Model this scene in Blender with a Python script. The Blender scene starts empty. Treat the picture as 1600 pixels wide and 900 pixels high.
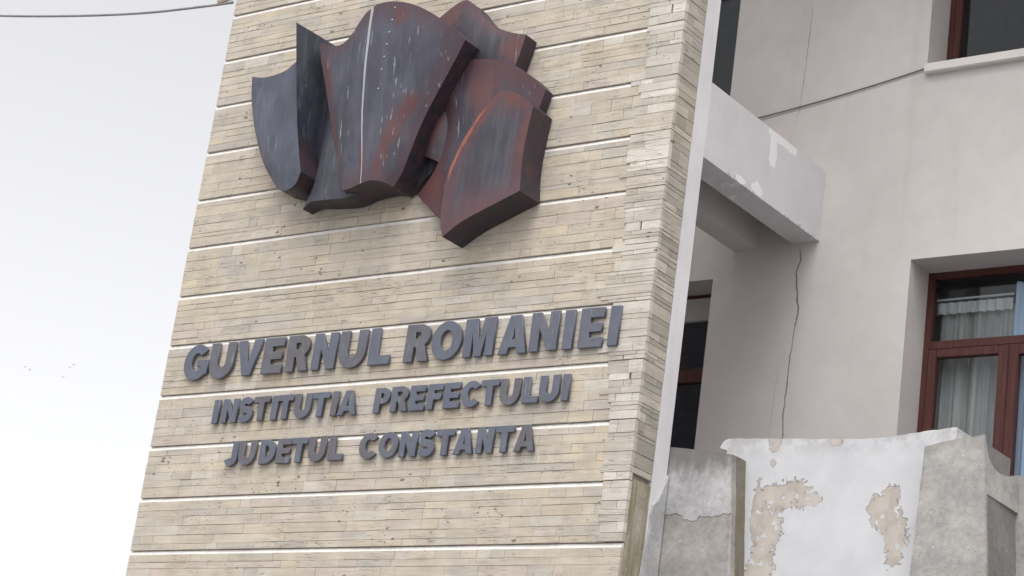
import bpy, bmesh, math, random
from mathutils import Vector, Matrix, noise as mnoise
R = math.radians
sc = bpy.context.scene
col = sc.collection
random.seed(11)

# ------------------------------------------------------------------ camera
YAW, PITCH, ROLL = 0.67092367, 0.32047544, 0.14098221
CAM = Vector((7.92127, -11.49871, 1.6))
cy, sy, cp, sp, cr, sr = math.cos(YAW), math.sin(YAW), math.cos(PITCH), math.sin(PITCH), math.cos(ROLL), math.sin(ROLL)
fw = Vector((-sy*cp, cy*cp, sp)); r0 = Vector((cy, sy, 0)); u0 = r0.cross(fw)
rt = cr*r0 + sr*u0; up = -sr*r0 + cr*u0
cam_d = bpy.data.cameras.new("camera"); cam = bpy.data.objects.new("camera", cam_d); col.objects.link(cam)
m = Matrix.Identity(4)
for i in range(3):
    m[i][0], m[i][1], m[i][2], m[i][3] = rt[i], up[i], -fw[i], CAM[i]
cam.matrix_world = m
cam_d.sensor_width = 36; cam_d.lens = 3393.54/1600*36
cam_d.clip_start = 0.1; cam_d.clip_end = 3000
sc.camera = cam

# ------------------------------------------------------------------ sky and sun (pale overcast day)
SUN_EL, SUN_AZ = 66, 158          # azimuth clockwise from +Y
w = bpy.data.worlds.new("World"); sc.world = w; w.use_nodes = True
nt = w.node_tree; nt.nodes.clear()
out = nt.nodes.new('ShaderNodeOutputWorld'); bg = nt.nodes.new('ShaderNodeBackground')
sky = nt.nodes.new('ShaderNodeTexSky'); sky.sky_type = 'NISHITA'; sky.sun_disc = False
sky.sun_elevation = R(SUN_EL); sky.sun_rotation = R(SUN_AZ)
sky.air_density = 0.8; sky.dust_density = 4.0; sky.ozone_density = 1.0
hs = nt.nodes.new('ShaderNodeHueSaturation'); hs.inputs['Saturation'].default_value = 0.10
nt.links.new(sky.outputs[0], hs.inputs['Color']); warm = nt.nodes.new('ShaderNodeMix'); warm.data_type = 'RGBA'; warm.blend_type = 'MULTIPLY'; warm.inputs[0].default_value = 1
warm.inputs[7].default_value = (1.0, 0.985, 0.982, 1); nt.links.new(hs.outputs[0], warm.inputs[6]); nt.links.new(warm.outputs[2], bg.inputs[0])
bg.inputs[1].default_value = 0.15
nt.links.new(bg.outputs[0], out.inputs[0])
sd = bpy.data.lights.new("sun", 'SUN'); sd.energy = 0.5; sd.angle = R(60); sd.color = (1.0, 0.96, 0.9)
sun = bpy.data.objects.new("sun", sd); col.objects.link(sun)
a, e = R(SUN_AZ), R(SUN_EL)
sdir = Vector((math.sin(a)*math.cos(e), math.cos(a)*math.cos(e), math.sin(e)))
sun.rotation_euler = sdir.to_track_quat('Z', 'Y').to_euler(); sun.location = (0, -20, 30)
sc.view_settings.view_transform = 'Standard'; sc.view_settings.look = 'None'
sc.view_settings.exposure = 1.0; sc.view_settings.gamma = 1.0

# ------------------------------------------------------------------ helpers
def tag(o, label=None, cat=None, group=None, kind=None):
    if label: o['label'] = label
    if cat: o['category'] = cat
    if group: o['group'] = group
    if kind: o['kind'] = kind
    return o
def empty(name, loc=(0, 0, 0)):
    o = bpy.data.objects.new(name, None); o.location = loc; o.empty_display_size = 0.2
    col.objects.link(o); return o
def link(name, me, mat, parent=None):
    """world-space mesh -> object, kept at its place when parented"""
    o = bpy.data.objects.new(name, me)
    if mat is not None and not me.materials: me.materials.append(mat)
    col.objects.link(o)
    if parent is not None:
        o.parent = parent
        off = Vector((0, 0, 0)); p = parent
        while p is not None: off += Vector(p.location); p = p.parent
        o.location = -off
    return o
def obj(name, bm, mat, parent=None, smooth=False):
    me = bpy.data.meshes.new(name); bmesh.ops.recalc_face_normals(bm, faces=bm.faces); bm.to_mesh(me); bm.free()
    if smooth:
        for p in me.polygons: p.use_smooth = True
    return link(name, me, mat, parent)
def box(bm, x0, x1, y0, y1, z0, z1):
    vs = [bm.verts.new((x, y, z)) for x in (x0, x1) for y in (y0, y1) for z in (z0, z1)]
    for f in ((0,1,3,2),(4,6,7,5),(0,4,5,1),(2,3,7,6),(0,2,6,4),(1,5,7,3)): bm.faces.new([vs[i] for i in f])
    return vs
def boxobj(name, x0, x1, y0, y1, z0, z1, mat, parent=None, bev=0.0):
    bm = bmesh.new(); box(bm, x0, x1, y0, y1, z0, z1)
    if bev: bmesh.ops.bevel(bm, geom=bm.edges[:], offset=bev, segments=2, affect='EDGES')
    return obj(name, bm, mat, parent)
def hexa(bm, pts):
    """pts: 8 points, front quad (bl, br, tr, tl) then back quad"""
    v = [bm.verts.new(p) for p in pts]
    for f in ((0,1,2,3),(5,4,7,6),(4,0,3,7),(1,5,6,2),(3,2,6,7),(4,5,1,0)): bm.faces.new([v[i] for i in f])
def tube(bm, pts, r, n=6):
    rings = []
    for i, p in enumerate(pts):
        p = Vector(p); a_ = Vector(pts[max(i-1,0)]); b_ = Vector(pts[min(i+1,len(pts)-1)])
        t = (b_-a_).normalized(); s = t.cross(Vector((0,0,1)))
        if s.length < 1e-4: s = Vector((1,0,0))
        s.normalize(); q = t.cross(s)
        rings.append([bm.verts.new(p + r*(math.cos(k*2*math.pi/n)*s + math.sin(k*2*math.pi/n)*q)) for k in range(n)])
    for A, B in zip(rings, rings[1:]):
        for k in range(n): bm.faces.new((A[k], A[(k+1)%n], B[(k+1)%n], B[k]))
    bm.faces.new(rings[0]); bm.faces.new(rings[-1])

class NT:
    """small material builder"""
    def __init__(s, name, rough=0.8):
        s.m = bpy.data.materials.new(name); s.m.use_nodes = True; s.t = s.m.node_tree
        s.b = s.t.nodes['Principled BSDF']; s.b.inputs['Roughness'].default_value = rough
        s.geo = s.t.nodes.new('ShaderNodeNewGeometry').outputs['Position']
    def put(s, sock, v):
        if isinstance(v, bpy.types.NodeSocket): s.t.links.new(v, sock)
        elif isinstance(v, (tuple, list)) and len(v) == 3 and sock.type == 'RGBA': sock.default_value = (*v, 1)
        else: sock.default_value = v
    def math(s, op, a, b=0.0, c=None, clamp=False):
        n = s.t.nodes.new('ShaderNodeMath'); n.operation = op; n.use_clamp = clamp
        s.put(n.inputs[0], a); s.put(n.inputs[1], b)
        if c is not None: s.put(n.inputs[2], c)
        return n.outputs[0]
    def vmap(s, scale=(1,1,1), loc=(0,0,0), vec=None):
        n = s.t.nodes.new('ShaderNodeMapping'); s.put(n.inputs[0], vec or s.geo)
        n.inputs['Scale'].default_value = scale; n.inputs['Location'].default_value = loc; return n.outputs[0]
    def noise(s, scale=1.0, detail=3.0, rough=0.55, vec=None, dist=0.0):
        n = s.t.nodes.new('ShaderNodeTexNoise'); s.put(n.inputs['Vector'], vec or s.geo)
        n.inputs['Scale'].default_value = scale; n.inputs['Detail'].default_value = detail
        n.inputs['Roughness'].default_value = rough; n.inputs['Distortion'].default_value = dist; return n.outputs[0]
    def voro(s, scale, vec=None, feature='F1'):
        n = s.t.nodes.new('ShaderNodeTexVoronoi'); s.put(n.inputs['Vector'], vec or s.geo)
        n.feature = feature; n.inputs['Scale'].default_value = scale; return n.outputs['Distance']
    def ss(s, v, lo, hi, o0=0.0, o1=1.0):
        n = s.t.nodes.new('ShaderNodeMapRange'); n.interpolation_type = 'SMOOTHSTEP'
        s.put(n.inputs[0], v); n.inputs[1].default_value = lo; n.inputs[2].default_value = hi
        n.inputs[3].default_value = o0; n.inputs[4].default_value = o1; return n.outputs[0]
    def mix(s, f, a, b, mode='MIX'):
        n = s.t.nodes.new('ShaderNodeMix'); n.data_type = 'RGBA'; n.blend_type = mode
        s.put(n.inputs[0], f); s.put(n.inputs[6], a); s.put(n.inputs[7], b); return n.outputs[2]
    def gray(s, v):
        n = s.t.nodes.new('ShaderNodeCombineColor')
        for i in range(3): s.put(n.inputs[i], v)
        return n.outputs[0]
    def attr(s, name):
        n = s.t.nodes.new('ShaderNodeAttribute'); n.attribute_name = name; return n
    def sep(s, v=None):
        n = s.t.nodes.new('ShaderNodeSeparateXYZ'); s.put(n.inputs[0], v or s.geo); return n.outputs
    def rnd(s): return s.t.nodes.new('ShaderNodeObjectInfo').outputs['Random']
    def curve(s, v, pts):
        n = s.t.nodes.new('ShaderNodeFloatCurve'); c = n.mapping.curves[0]
        c.points[0].location = pts[0]; c.points[-1].location = pts[-1]
        for p in pts[1:-1]: c.points.new(*p)
        for p in c.points: p.handle_type = 'VECTOR'
        n.mapping.update(); s.put(n.inputs['Value'], v); return n.outputs[0]
    def bump(s, h, strength=0.3, dist=0.01):
        n = s.t.nodes.new('ShaderNodeBump'); n.inputs['Strength'].default_value = strength
        n.inputs['Distance'].default_value = dist; s.put(n.inputs['Height'], h)
        s.t.links.new(n.outputs[0], s.b.inputs['Normal'])
    def color(s, c): s.put(s.b.inputs['Base Color'], c); return s
    def blob(s, x, z, items, nz, amt):
        """1 inside any of the ragged ellipses (cx, cz, rx, rz)"""
        best = None
        for cx, cz, rx, rz in items:
            dx = s.math('DIVIDE', s.math('SUBTRACT', x, cx), rx); dz = s.math('DIVIDE', s.math('SUBTRACT', z, cz), rz)
            d = s.math('SQRT', s.math('ADD', s.math('MULTIPLY', dx, dx), s.math('MULTIPLY', dz, dz)))
            best = d if best is None else s.math('MINIMUM', best, d)
        return s.math('ADD', best, s.math('MULTIPLY', s.math('SUBTRACT', nz, 0.5), amt))
def plain(name, c, rough=0.7, metal=0.0):
    n = NT(name, rough); n.b.inputs['Metallic'].default_value = metal
    n.color(n.mix(n.ss(n.noise(9, 4), 0.3, 0.7), tuple(v*0.88 for v in c), tuple(min(1, v*1.1) for v in c))); return n.m

# ------------------------------------------------------------------ materials
def mat_stone():
    n = NT('travertine', 0.85)
    base = n.attr('stone_colour').outputs['Color']
    band = n.noise(1, 5, 0.6, n.vmap((3.2, 3.2, 42)))              # bedding streaks
    mott = n.noise(5, 4, 0.6)
    fine = n.noise(90, 3, 0.6)
    c = n.mix(0.85, base, n.gray(n.ss(band, 0.25, 0.75, 0.86, 1.09)), 'MULTIPLY')
    c = n.mix(0.8, c, n.gray(n.ss(mott, 0.3, 0.7, 0.88, 1.08)), 'MULTIPLY')
    c = n.mix(0.8, c, n.gray(n.ss(fine, 0.3, 0.7, 0.92, 1.06)), 'MULTIPLY')
    warm = n.ss(n.noise(1.1, 3), 0.45, 0.7)
    c = n.mix(n.math('MULTIPLY', warm, 0.35), c, n.mix(1.0, c, (1.0, 0.93, 0.80), 'MULTIPLY'))
    grime = n.ss(n.noise(1, 5, 0.65, n.vmap((2.2, 2.2, 9), (3, 0, 1))), 0.56, 0.74)
    c = n.mix(n.math('MULTIPLY', grime, 0.4), c, n.mix(1.0, c, (0.66, 0.64, 0.62), 'MULTIPLY'))
    sx, sy_, sz = n.sep()
    run = n.ss(n.noise(1, 3, 0.6, n.vmap((17, 17, 0.8), (2, 0, 3))), 0.46, 0.66)
    for zt_, ln in ((5.955, .16), (5.582, .12), (5.237, .17), (7.55, .9)):          # runs of washed-off dirt under the metal
        below = n.math('MULTIPLY', n.ss(sz, zt_-ln, zt_, 0, 1), n.math('LESS_THAN', sz, zt_+.02))
        inx = n.math('MULTIPLY', n.ss(sx, -4.4, -3.9), n.ss(sx, -.9, -.3, 1, 0)) if zt_ < 7 else n.math('MULTIPLY', n.ss(sx, -3.7, -3.2), n.ss(sx, -1.6, -1.3, 1, 0))
        c = n.mix(n.math('MULTIPLY', n.math('MULTIPLY', below, inx), n.math('MULTIPLY', run, 0.38 if zt_ < 7 else 0.28)), c, n.mix(1.0, c, (0.58, 0.54, 0.50), 'MULTIPLY'))
    # pits: small voids, flattened along the bedding, in clusters
    clus = n.ss(n.noise(2.6, 3, 0.6, n.vmap((1, 1, 1.6), (7, 2, 4))), 0.46, 0.70)
    wv_ = n.t.nodes.new('ShaderNodeVectorMath'); wv_.operation = 'ADD'; nz_ = n.t.nodes.new('ShaderNodeTexNoise'); n.put(nz_.inputs['Vector'], n.geo); nz_.inputs['Scale'].default_value = 40
    mp_ = n.vmap((.02, .02, .02), vec=nz_.outputs['Color']); n.t.links.new(n.geo, wv_.inputs[0]); n.t.links.new(mp_, wv_.inputs[1])
    def pits(sc_, loc, cl, lo, hi):
        vo = n.t.nodes.new('ShaderNodeTexVoronoi'); n.put(vo.inputs['Vector'], n.vmap(sc_, loc, wv_.outputs[0])); vo.inputs['Scale'].default_value = 1
        rr = n.ss(n.sep(vo.outputs['Color'])[0], 0.45, 1.0, lo, hi)
        return n.math('LESS_THAN', vo.outputs['Distance'], n.math('MULTIPLY', cl, rr))
    clus2 = n.ss(n.noise(1, 4, 0.65, n.vmap((2.2, 2.2, 7), (1, 8, 3))), 0.50, 0.68)
    pit = n.math('MAXIMUM', pits((15, 15, 30), (0,0,0), clus, .0, .38), pits((38, 38, 80), (5,2,1), clus2, .0, .45))
    slot = n.math('MULTIPLY', n.ss(n.noise(1, 3, 0.5, n.vmap((9, 9, 150), (1, 5, 2))), 0.59, 0.65), n.ss(n.noise(3.1, 3), 0.47, 0.62))
    hole = n.math('MAXIMUM', pit, n.math('MULTIPLY', slot, 0.8))
    c = n.mix(n.math('MULTIPLY', hole, 0.75), c, (0.085, 0.07, 0.06))
    n.color(c)
    h = n.math('SUBTRACT', n.math('ADD', n.math('MULTIPLY', band, 0.5), n.math('MULTIPLY', fine, 0.35)), n.math('MULTIPLY', hole, 1.5))
    n.bump(h, 0.5, 0.006)
    return n.m
M_stone = mat_stone()
def mat_mortar(name, a_, b_):
    n = NT(name, 0.9)
    f = n.noise(14, 5, 0.65)
    n.color(n.mix(n.ss(f, 0.3, 0.7), a_, b_)); n.bump(n.noise(70, 4), 0.4, 0.004); return n.m
M_joint = mat_mortar('dark_bedding_mortar', (0.30, 0.27, 0.235), (0.42, 0.385, 0.335))
M_bed = mat_mortar('stone_coloured_mortar', (0.34, 0.31, 0.265), (0.47, 0.43, 0.37))
M_lime = mat_mortar('pale_lime_mortar', (0.60, 0.575, 0.54), (0.70, 0.675, 0.645))

def mat_plaster(name, c, crack=False, patches=None, grime=0.25):
    n = NT(name, 0.9)
    x, y, z = n.sep()
    big = n.noise(0.9, 4, 0.55); mid = n.noise(6, 4, 0.6); fine = n.noise(120, 3, 0.6)
    k = n.mix(0.9, c, n.gray(n.ss(big, 0.3, 0.7, 0.92, 1.04)), 'MULTIPLY')
    k = n.mix(0.9, k, n.gray(n.ss(mid, 0.25, 0.75, 0.96, 1.03)), 'MULTIPLY')
    run = n.ss(n.noise(1, 4, 0.6, n.vmap((5, 5, 0.5))), 0.55, 0.78)
    k = n.mix(n.math('MULTIPLY', run, grime), k, n.mix(1.0, k, (0.80, 0.78, 0.76), 'MULTIPLY'))
    h = n.math('MULTIPLY', fine, 0.5)
    h = n.math('ADD', h, mid)
    if crack:
        z0, z1, xm, xs = 5.9, 9.7, -0.40, 0.40              # z range and x range of the crack map
        t = n.math('DIVIDE', n.math('SUBTRACT', z, z0), z1-z0)
        def line(pts, wid, lo, hi):
            cv = n.curve(t, [((pz-z0)/(z1-z0), (px-xm)/xs) for pz, px in pts])
            xc = n.math('ADD', n.math('MULTIPLY', cv, xs), xm)
            xc = n.math('ADD', xc, n.math('MULTIPLY', n.math('SUBTRACT', n.noise(7, 5, 0.65), 0.5), 0.055))
            d = n.math('ABSOLUTE', n.math('SUBTRACT', x, xc))
            ww = n.math('MULTIPLY', n.ss(n.noise(2.3, 2), 0.3, 0.7, 0.3, 1.6), wid)
            f = n.math('SUBTRACT', 1.0, n.math('DIVIDE', d, ww), clamp=True)
            f = n.ss(f, 0.0, 0.45)
            return n.math('MULTIPLY', f, n.math('MULTIPLY', n.ss(z, lo-0.05, lo+0.15), n.ss(z, hi-0.15, hi+0.05, 1, 0)))
        c1 = line([(5.9,-.157),(5.94,-.157),(6.17,-.165),(6.52,-.164),(6.98,-.13),(7.25,-.18),(7.38,-.15),(7.45,-.16),(7.52,-.21),(9.7,-.21)], 0.006, 5.5, 7.5)
        c2 = line([(5.9,-.32),(8.42,-.315),(8.6,-.295),(8.89,-.282),(9.28,-.2646),(9.62,-.2586),(9.7,-.255)], 0.0055, 8.5, 9.6)
        c3 = line([(5.9,-.27),(6.37,-.2595),(6.6,-.25),(9.7,-.25)], 0.004, 5.9, 6.6)
        c4 = line([(5.9,-.36),(8.1,-.35),(8.6,-.34),(9.7,-.32)], 0.004, 8.1, 8.6)
        cr_ = n.math('MAXIMUM', n.math('MAXIMUM', n.math('MULTIPLY', c1, 0.9), n.math('MULTIPLY', c2, 0.75)), n.math('MULTIPLY', n.math('MAXIMUM', c3, c4), 0.3))
        k = n.mix(cr_, k, (0.14, 0.115, 0.10))
        h = n.math('SUBTRACT', h, n.math('MULTIPLY', cr_, 3))
    if patches:
        nz = n.noise(7, 5, 0.65)
        q = n.blob(y, z, patches, n.math('ADD', n.math('MULTIPLY', nz, .7), n.math('MULTIPLY', n.noise(25, 4), .3)), 3.2)
        mk = n.ss(q, 0.85, 0.95, 1, 0)
        k = n.mix(mk, k, (0.72, 0.72, 0.73))
        ed = n.math('LESS_THAN', n.math('ABSOLUTE', n.math('SUBTRACT', z, 7.51)), n.math('MULTIPLY', n.ss(n.noise(16, 4), 0.52, 0.75), 0.05)); ed = n.math('MULTIPLY', ed, n.math('GREATER_THAN', x, -0.002))
        k = n.mix(n.math('MULTIPLY', ed, 0.5), k, (0.22, 0.2, 0.19))
        h = n.math('ADD', h, n.math('MULTIPLY', mk, 0.6))
    n.color(k); n.bump(h, 0.25, 0.004); return n.m
M_wall = mat_plaster('cream_wall_plaster', (0.525, 0.497, 0.485), crack=True)
M_beam = mat_plaster('white_beam_plaster', (0.58, 0.57, 0.585), patches=[(1.36,7.95,.06,.16),(1.5,8.07,.22,.05),(1.17,7.56,.10,.05),(.95,7.54,.08,.03)])
M_strip = mat_plaster('white_edge_plaster', (0.66, 0.65, 0.67), grime=0.45)

def mat_peel():
    n = NT('peeling_white_paint', 0.85)
    x, y, z = n.sep()
    nz = n.math('ADD', n.math('MULTIPLY', n.noise(6.5, 6, 0.6), 0.65), n.math('MULTIPLY', n.noise(26, 4, 0.6), 0.35))
    q = n.blob(x, z, [(.80,5.06,.20,.12),(.70,4.80,.11,.26),(.66,4.50,.13,.2),(.99,5.03,.10,.05),(1.545,4.93,.11,.13),(1.60,5.05,.06,.07),(1.64,4.76,.085,.20),
                      (.70,5.42,.05,.07),(1.16,5.41,.05,.03),(.70,5.28,.025,.03),(.62,4.95,.05,.2)], nz, 2.6)
    bare = n.ss(q, 0.90, 0.96, 1, 0); rim = n.math('MULTIPLY', n.ss(q, 0.80, 0.93, 0, 1), bare)
    flk = n.math('GREATER_THAN', n.noise(20, 3, 0.5), 0.64)
    bare = n.math('MULTIPLY', bare, n.math('SUBTRACT', 1.0, flk))
    pl = n.mix(n.ss(n.noise(9, 4), 0.3, 0.7), (0.37, 0.335, 0.30), (0.47, 0.43, 0.39))
    pl = n.mix(n.math('MULTIPLY', rim, 0.45), pl, (0.24, 0.215, 0.2))
    wh = n.mix(n.ss(n.noise(3, 5, 0.6), 0.3, 0.7), (0.47, 0.48, 0.505), (0.54, 0.545, 0.56))
    dirt = n.math('MULTIPLY', n.ss(z, 5.26, 5.45), n.ss(n.noise(7, 5, 0.65), 0.42, 0.58))
    wh = n.mix(n.math('MULTIPLY', dirt, 0.7), wh, (0.36, 0.35, 0.34))
    sm = n.ss(n.noise(2.2, 5, 0.6, n.vmap((1,1,1),(4,1,2))), 0.58, 0.75)
    wh = n.mix(n.math('MULTIPLY', sm, 0.3), wh, (0.55, 0.55, 0.56))
    n.color(n.mix(bare, wh, pl))
    n.bump(n.math('ADD', n.math('MULTIPLY', n.math('SUBTRACT', 1.0, bare), 1.0), n.math('MULTIPLY', n.noise(60, 4), 0.06)), 0.9, 0.010)
    return n.m
M_peel = mat_peel()

def mat_concrete(name, c, stain_z=None, moss=0.0, stain=0.8):
    n = NT(name, 0.9)
    x, y, z = n.sep()
    f1 = n.noise(4, 6, 0.65); f2 = n.noise(28, 5, 0.65); f3 = n.noise(110, 3)
    k = n.mix(0.9, c, n.gray(n.ss(f1, 0.3, 0.7, 0.78, 1.14)), 'MULTIPLY')
    k = n.mix(0.9, k, n.gray(n.ss(f2, 0.3, 0.7, 0.86, 1.1)), 'MULTIPLY')
    pk = n.ss(n.noise(2.5, 3, 0.5, n.vmap((1,1,1),(2,7,3))), 0.5, 0.7)
    k = n.mix(n.math('MULTIPLY', pk, 0.3), k, n.mix(1.0, k, (1.0, 0.9, 0.85), 'MULTIPLY'))
    if stain_z:
        zz = n.math('ADD', z, n.math('MULTIPLY', n.math('SUBTRACT', n.noise(1, 6, 0.7, n.vmap((11, 11, 5))), 0.5), 0.45))
        st = n.ss(zz, stain_z[0], stain_z[1])
        k = n.mix(n.math('MULTIPLY', st, stain), k, (0.13, 0.125, 0.12))
    if moss:
        ms = n.ss(n.noise(1, 5, 0.6, n.vmap((14, 14, 1.6))), 0.40, 0.62)
        k = n.mix(n.math('MULTIPLY', ms, moss), k, (0.20, 0.165, 0.075))
        dk = n.ss(n.noise(1, 5, 0.6, n.vmap((9, 9, 1.1), (5, 1, 0))), 0.5, 0.66)
        k = n.mix(n.math('MULTIPLY', dk, moss*0.8), k, (0.075, 0.072, 0.068))
    pit = n.math('LESS_THAN', n.voro(34), n.math('MULTIPLY', n.ss(n.noise(3.5, 2), 0.52, 0.7), 0.17))
    k = n.mix(n.math('MULTIPLY', pit, 0.6), k, (0.10, 0.095, 0.09))
    fl = n.math('GREATER_THAN', n.noise(30, 2, 0.4, n.vmap((1,1,1),(9,3,1))), 0.77)
    k = n.mix(n.math('MULTIPLY', fl, 0.5), k, (0.75, 0.74, 0.73))
    n.color(k); n.bump(n.math('SUBTRACT', n.math('ADD', f2, n.math('MULTIPLY', f3, 0.5)), pit), 0.5, 0.006); return n.m
M_conc = mat_concrete('weathered_concrete', (0.31, 0.295, 0.278), (5.10, 5.34))
M_conc2 = mat_concrete('pale_cast_stone', (0.34, 0.33, 0.317), (5.18, 5.52), stain=0.62)
M_patch = mat_concrete('smooth_repair_render', (0.40, 0.40, 0.405), (5.10, 5.30), stain=0.85)
M_moss = mat_concrete('mossy_render', (0.36, 0.33, 0.27), moss=0.75)
M_mossd = mat_concrete('dark_mossy_concrete', (0.16, 0.15, 0.13), moss=0.7)
M_shad = mat_concrete('shade_painted_cast_stone', (0.19, 0.185, 0.185), moss=0.12)  # cast stone darkened: shade of scoop and sunk panel put into the colour

def mat_metal(name, red, seed, ridge=None, spots=(), hot=(), base=(0.066, 0.069, 0.084), edge=0.0, streak=1.0):
    """painted sheet metal: slate paint, red-brown oxide, pale rain streaks. uv map 'sheet' runs over the sheet"""
    n = NT(name, 0.52); n.b.inputs['Specular IOR Level'].default_value = 0.35
    uvn = n.t.nodes.new('ShaderNodeUVMap'); uvn.uv_map = 'sheet'
    u, v, _ = n.sep(uvn.outputs[0])
    loc = (seed*3.1, seed*1.7, seed*2.3)
    f = n.noise(2.1, 5, 0.6, n.vmap((1.6, 1.6, 1), loc)); g = n.noise(9, 5, 0.65, n.vmap((2, 2, 1), loc)); h = n.noise(60, 3)
    k = n.mix(n.ss(f, 0.3, 0.7), tuple(c*0.62 for c in base), tuple(c*1.05 for c in base))
    k = n.mix(n.math('MULTIPLY', n.ss(n.noise(1, 4, 0.6, n.vmap((14, 14, 0.9), loc)), 0.45, 0.7), 0.4), k, (0.115, 0.122, 0.15))
    rr = n.ss(n.math('ADD', n.noise(1.8, 5, 0.62, n.vmap((1.5, 1.5, 0.8), (loc[2], loc[0], loc[1]))), red), 0.55, 0.85)
    oxide = n.mix(n.ss(g, 0.3, 0.7), (0.040, 0.025, 0.032), (0.074, 0.040, 0.048))
    k = n.mix(n.math('MULTIPLY', rr, 0.85), k, oxide)
    if edge:
        e_ = n.math('MINIMUM', n.math('MINIMUM', u, n.math('SUBTRACT', 1, u)), n.math('MINIMUM', v, n.math('SUBTRACT', 1, v)))
        e_ = n.math('ADD', e_, n.math('MULTIPLY', n.math('SUBTRACT', g, 0.5), 0.16))
        k = n.mix(n.ss(e_, 0.0, edge*edge*0.36, edge, 0), k, (0.092, 0.046, 0.054))
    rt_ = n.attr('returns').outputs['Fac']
    if spots:
        k = n.mix(n.math('MULTIPLY', n.ss(n.blob(u, v, spots, g, 1.3), 0.2, 1.2, 1, 0), 0.8), k, (0.118, 0.047, 0.046))
    if hot:
        k = n.mix(n.math('MULTIPLY', n.ss(n.blob(u, v, hot, n.noise(24, 4), 1.2), 0.4, 1.0, 1, 0), 0.85), k, (0.30, 0.10, 0.065))
    if streak:
        s1 = n.noise(1, 2, 0.5, n.vmap((46, 46, 0.30), loc)); s2 = n.noise(1, 4, 0.6, n.vmap((4, 4, 1.3), loc))
        st = n.math('MULTIPLY', n.ss(s1, 0.645, 0.70), n.ss(s2, 0.45, 0.62))
        br = n.ss(n.noise(1, 4, 0.7, n.vmap((90, 90, 9))), 0.35, 0.6)
        k = n.mix(n.math('MULTIPLY', n.math('MULTIPLY', st, br), 0.75*streak), k, (0.42, 0.47, 0.50))
        sp_ = n.math('LESS_THAN', n.voro(22, n.vmap((1,1,1), loc)), n.math('MULTIPLY', n.ss(n.noise(2, 2, 0.5, n.vmap((1,1,1), loc)), 0.56, 0.74), 0.09))
        k = n.mix(n.math('MULTIPLY', sp_, 0.5), k, (0.4, 0.42, 0.45))
    if ridge:
        d = n.math('ABSOLUTE', n.math('SUBTRACT', u, n.math('ADD', ridge, n.math('MULTIPLY', n.math('SUBTRACT', n.noise(4, 3), 0.5), 0.012))))
        k = n.mix(n.math('MULTIPLY', n.ss(d, 0.004, 0.012, 1, 0), 0.75), k, (0.48, 0.50, 0.52))
    k = n.mix(rt_, k, n.mix(n.ss(g, 0.35, 0.75), (0.026, 0.027, 0.038), (0.072, 0.034, 0.037)))     # shade of the folded returns put into their colour, with red oxide
    n.color(k)
    n.put(n.b.inputs['Roughness'], n.ss(g, 0.3, 0.7, 0.42, 0.62))
    n.bump(n.math('ADD', n.math('MULTIPLY', h, 0.3), g), 0.15, 0.01)
    return n.m
def mat_letter():
    n = NT('letter_paint', 0.5)
    r = n.rnd()
    k = n.mix(n.ss(r, 0.55, 0.9), (0.090, 0.102, 0.136), (0.098, 0.094, 0.108))
    k = n.mix(n.math('MULTIPLY', n.ss(n.noise(6, 4), 0.4, 0.7), 0.6), k, (0.115, 0.13, 0.165))
    k = n.mix(n.math('MULTIPLY', n.ss(n.noise(16, 5, 0.65), 0.52, 0.72), 0.6), k, (0.10, 0.07, 0.062))
    s = n.ss(n.noise(1, 3, 0.6, n.vmap((60, 60, 5))), 0.62, 0.7)
    k = n.mix(n.math('MULTIPLY', s, 0.35), k, (0.36, 0.38, 0.42))
    n.color(k); n.bump(n.noise(45, 4), 0.15, 0.004); return n.m
M_letter = mat_letter()
def mat_frame():
    n = NT('brown_frame_paint', 0.5); n.b.inputs['Specular IOR Level'].default_value = 0.25
    g = n.noise(1, 4, 0.6, n.vmap((40, 40, 2.5)))
    n.color(n.mix(n.ss(g, 0.3, 0.7), (0.060, 0.021, 0.018), (0.092, 0.034, 0.029))); n.bump(g, 0.1, 0.002); return n.m
M_frame = mat_frame()
def mat_glass(name, tint=(0.90, 0.93, 0.95), refl=0.62):
    n = NT(name, 0.05); t = n.t
    gl = t.nodes.new('ShaderNodeBsdfGlossy'); gl.inputs['Roughness'].default_value = 0.02
    tr = t.nodes.new('ShaderNodeBsdfTransparent'); tr.inputs['Color'].default_value = (*tint, 1)
    gn = t.nodes.new('ShaderNodeNewGeometry'); dt = t.nodes.new('ShaderNodeVectorMath'); dt.operation = 'DOT_PRODUCT'
    t.links.new(gn.outputs['Normal'], dt.inputs[0]); t.links.new(gn.outputs['Incoming'], dt.inputs[1])
    f5 = n.math('POWER', n.math('SUBTRACT', 1.0, n.math('ABSOLUTE', dt.outputs['Value'])), 5.0)
    mx = t.nodes.new('ShaderNodeMixShader')
    n.put(mx.inputs[0], n.math('MULTIPLY', n.math('ADD', 0.04, n.math('MULTIPLY', f5, 0.96)), refl)); t.links.new(tr.outputs[0], mx.inputs[1]); t.links.new(gl.outputs[0], mx.inputs[2])
    t.links.new(mx.outputs[0], t.nodes['Material Output'].inputs['Surface']); return n.m
M_glass = mat_glass('window_glass')
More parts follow.
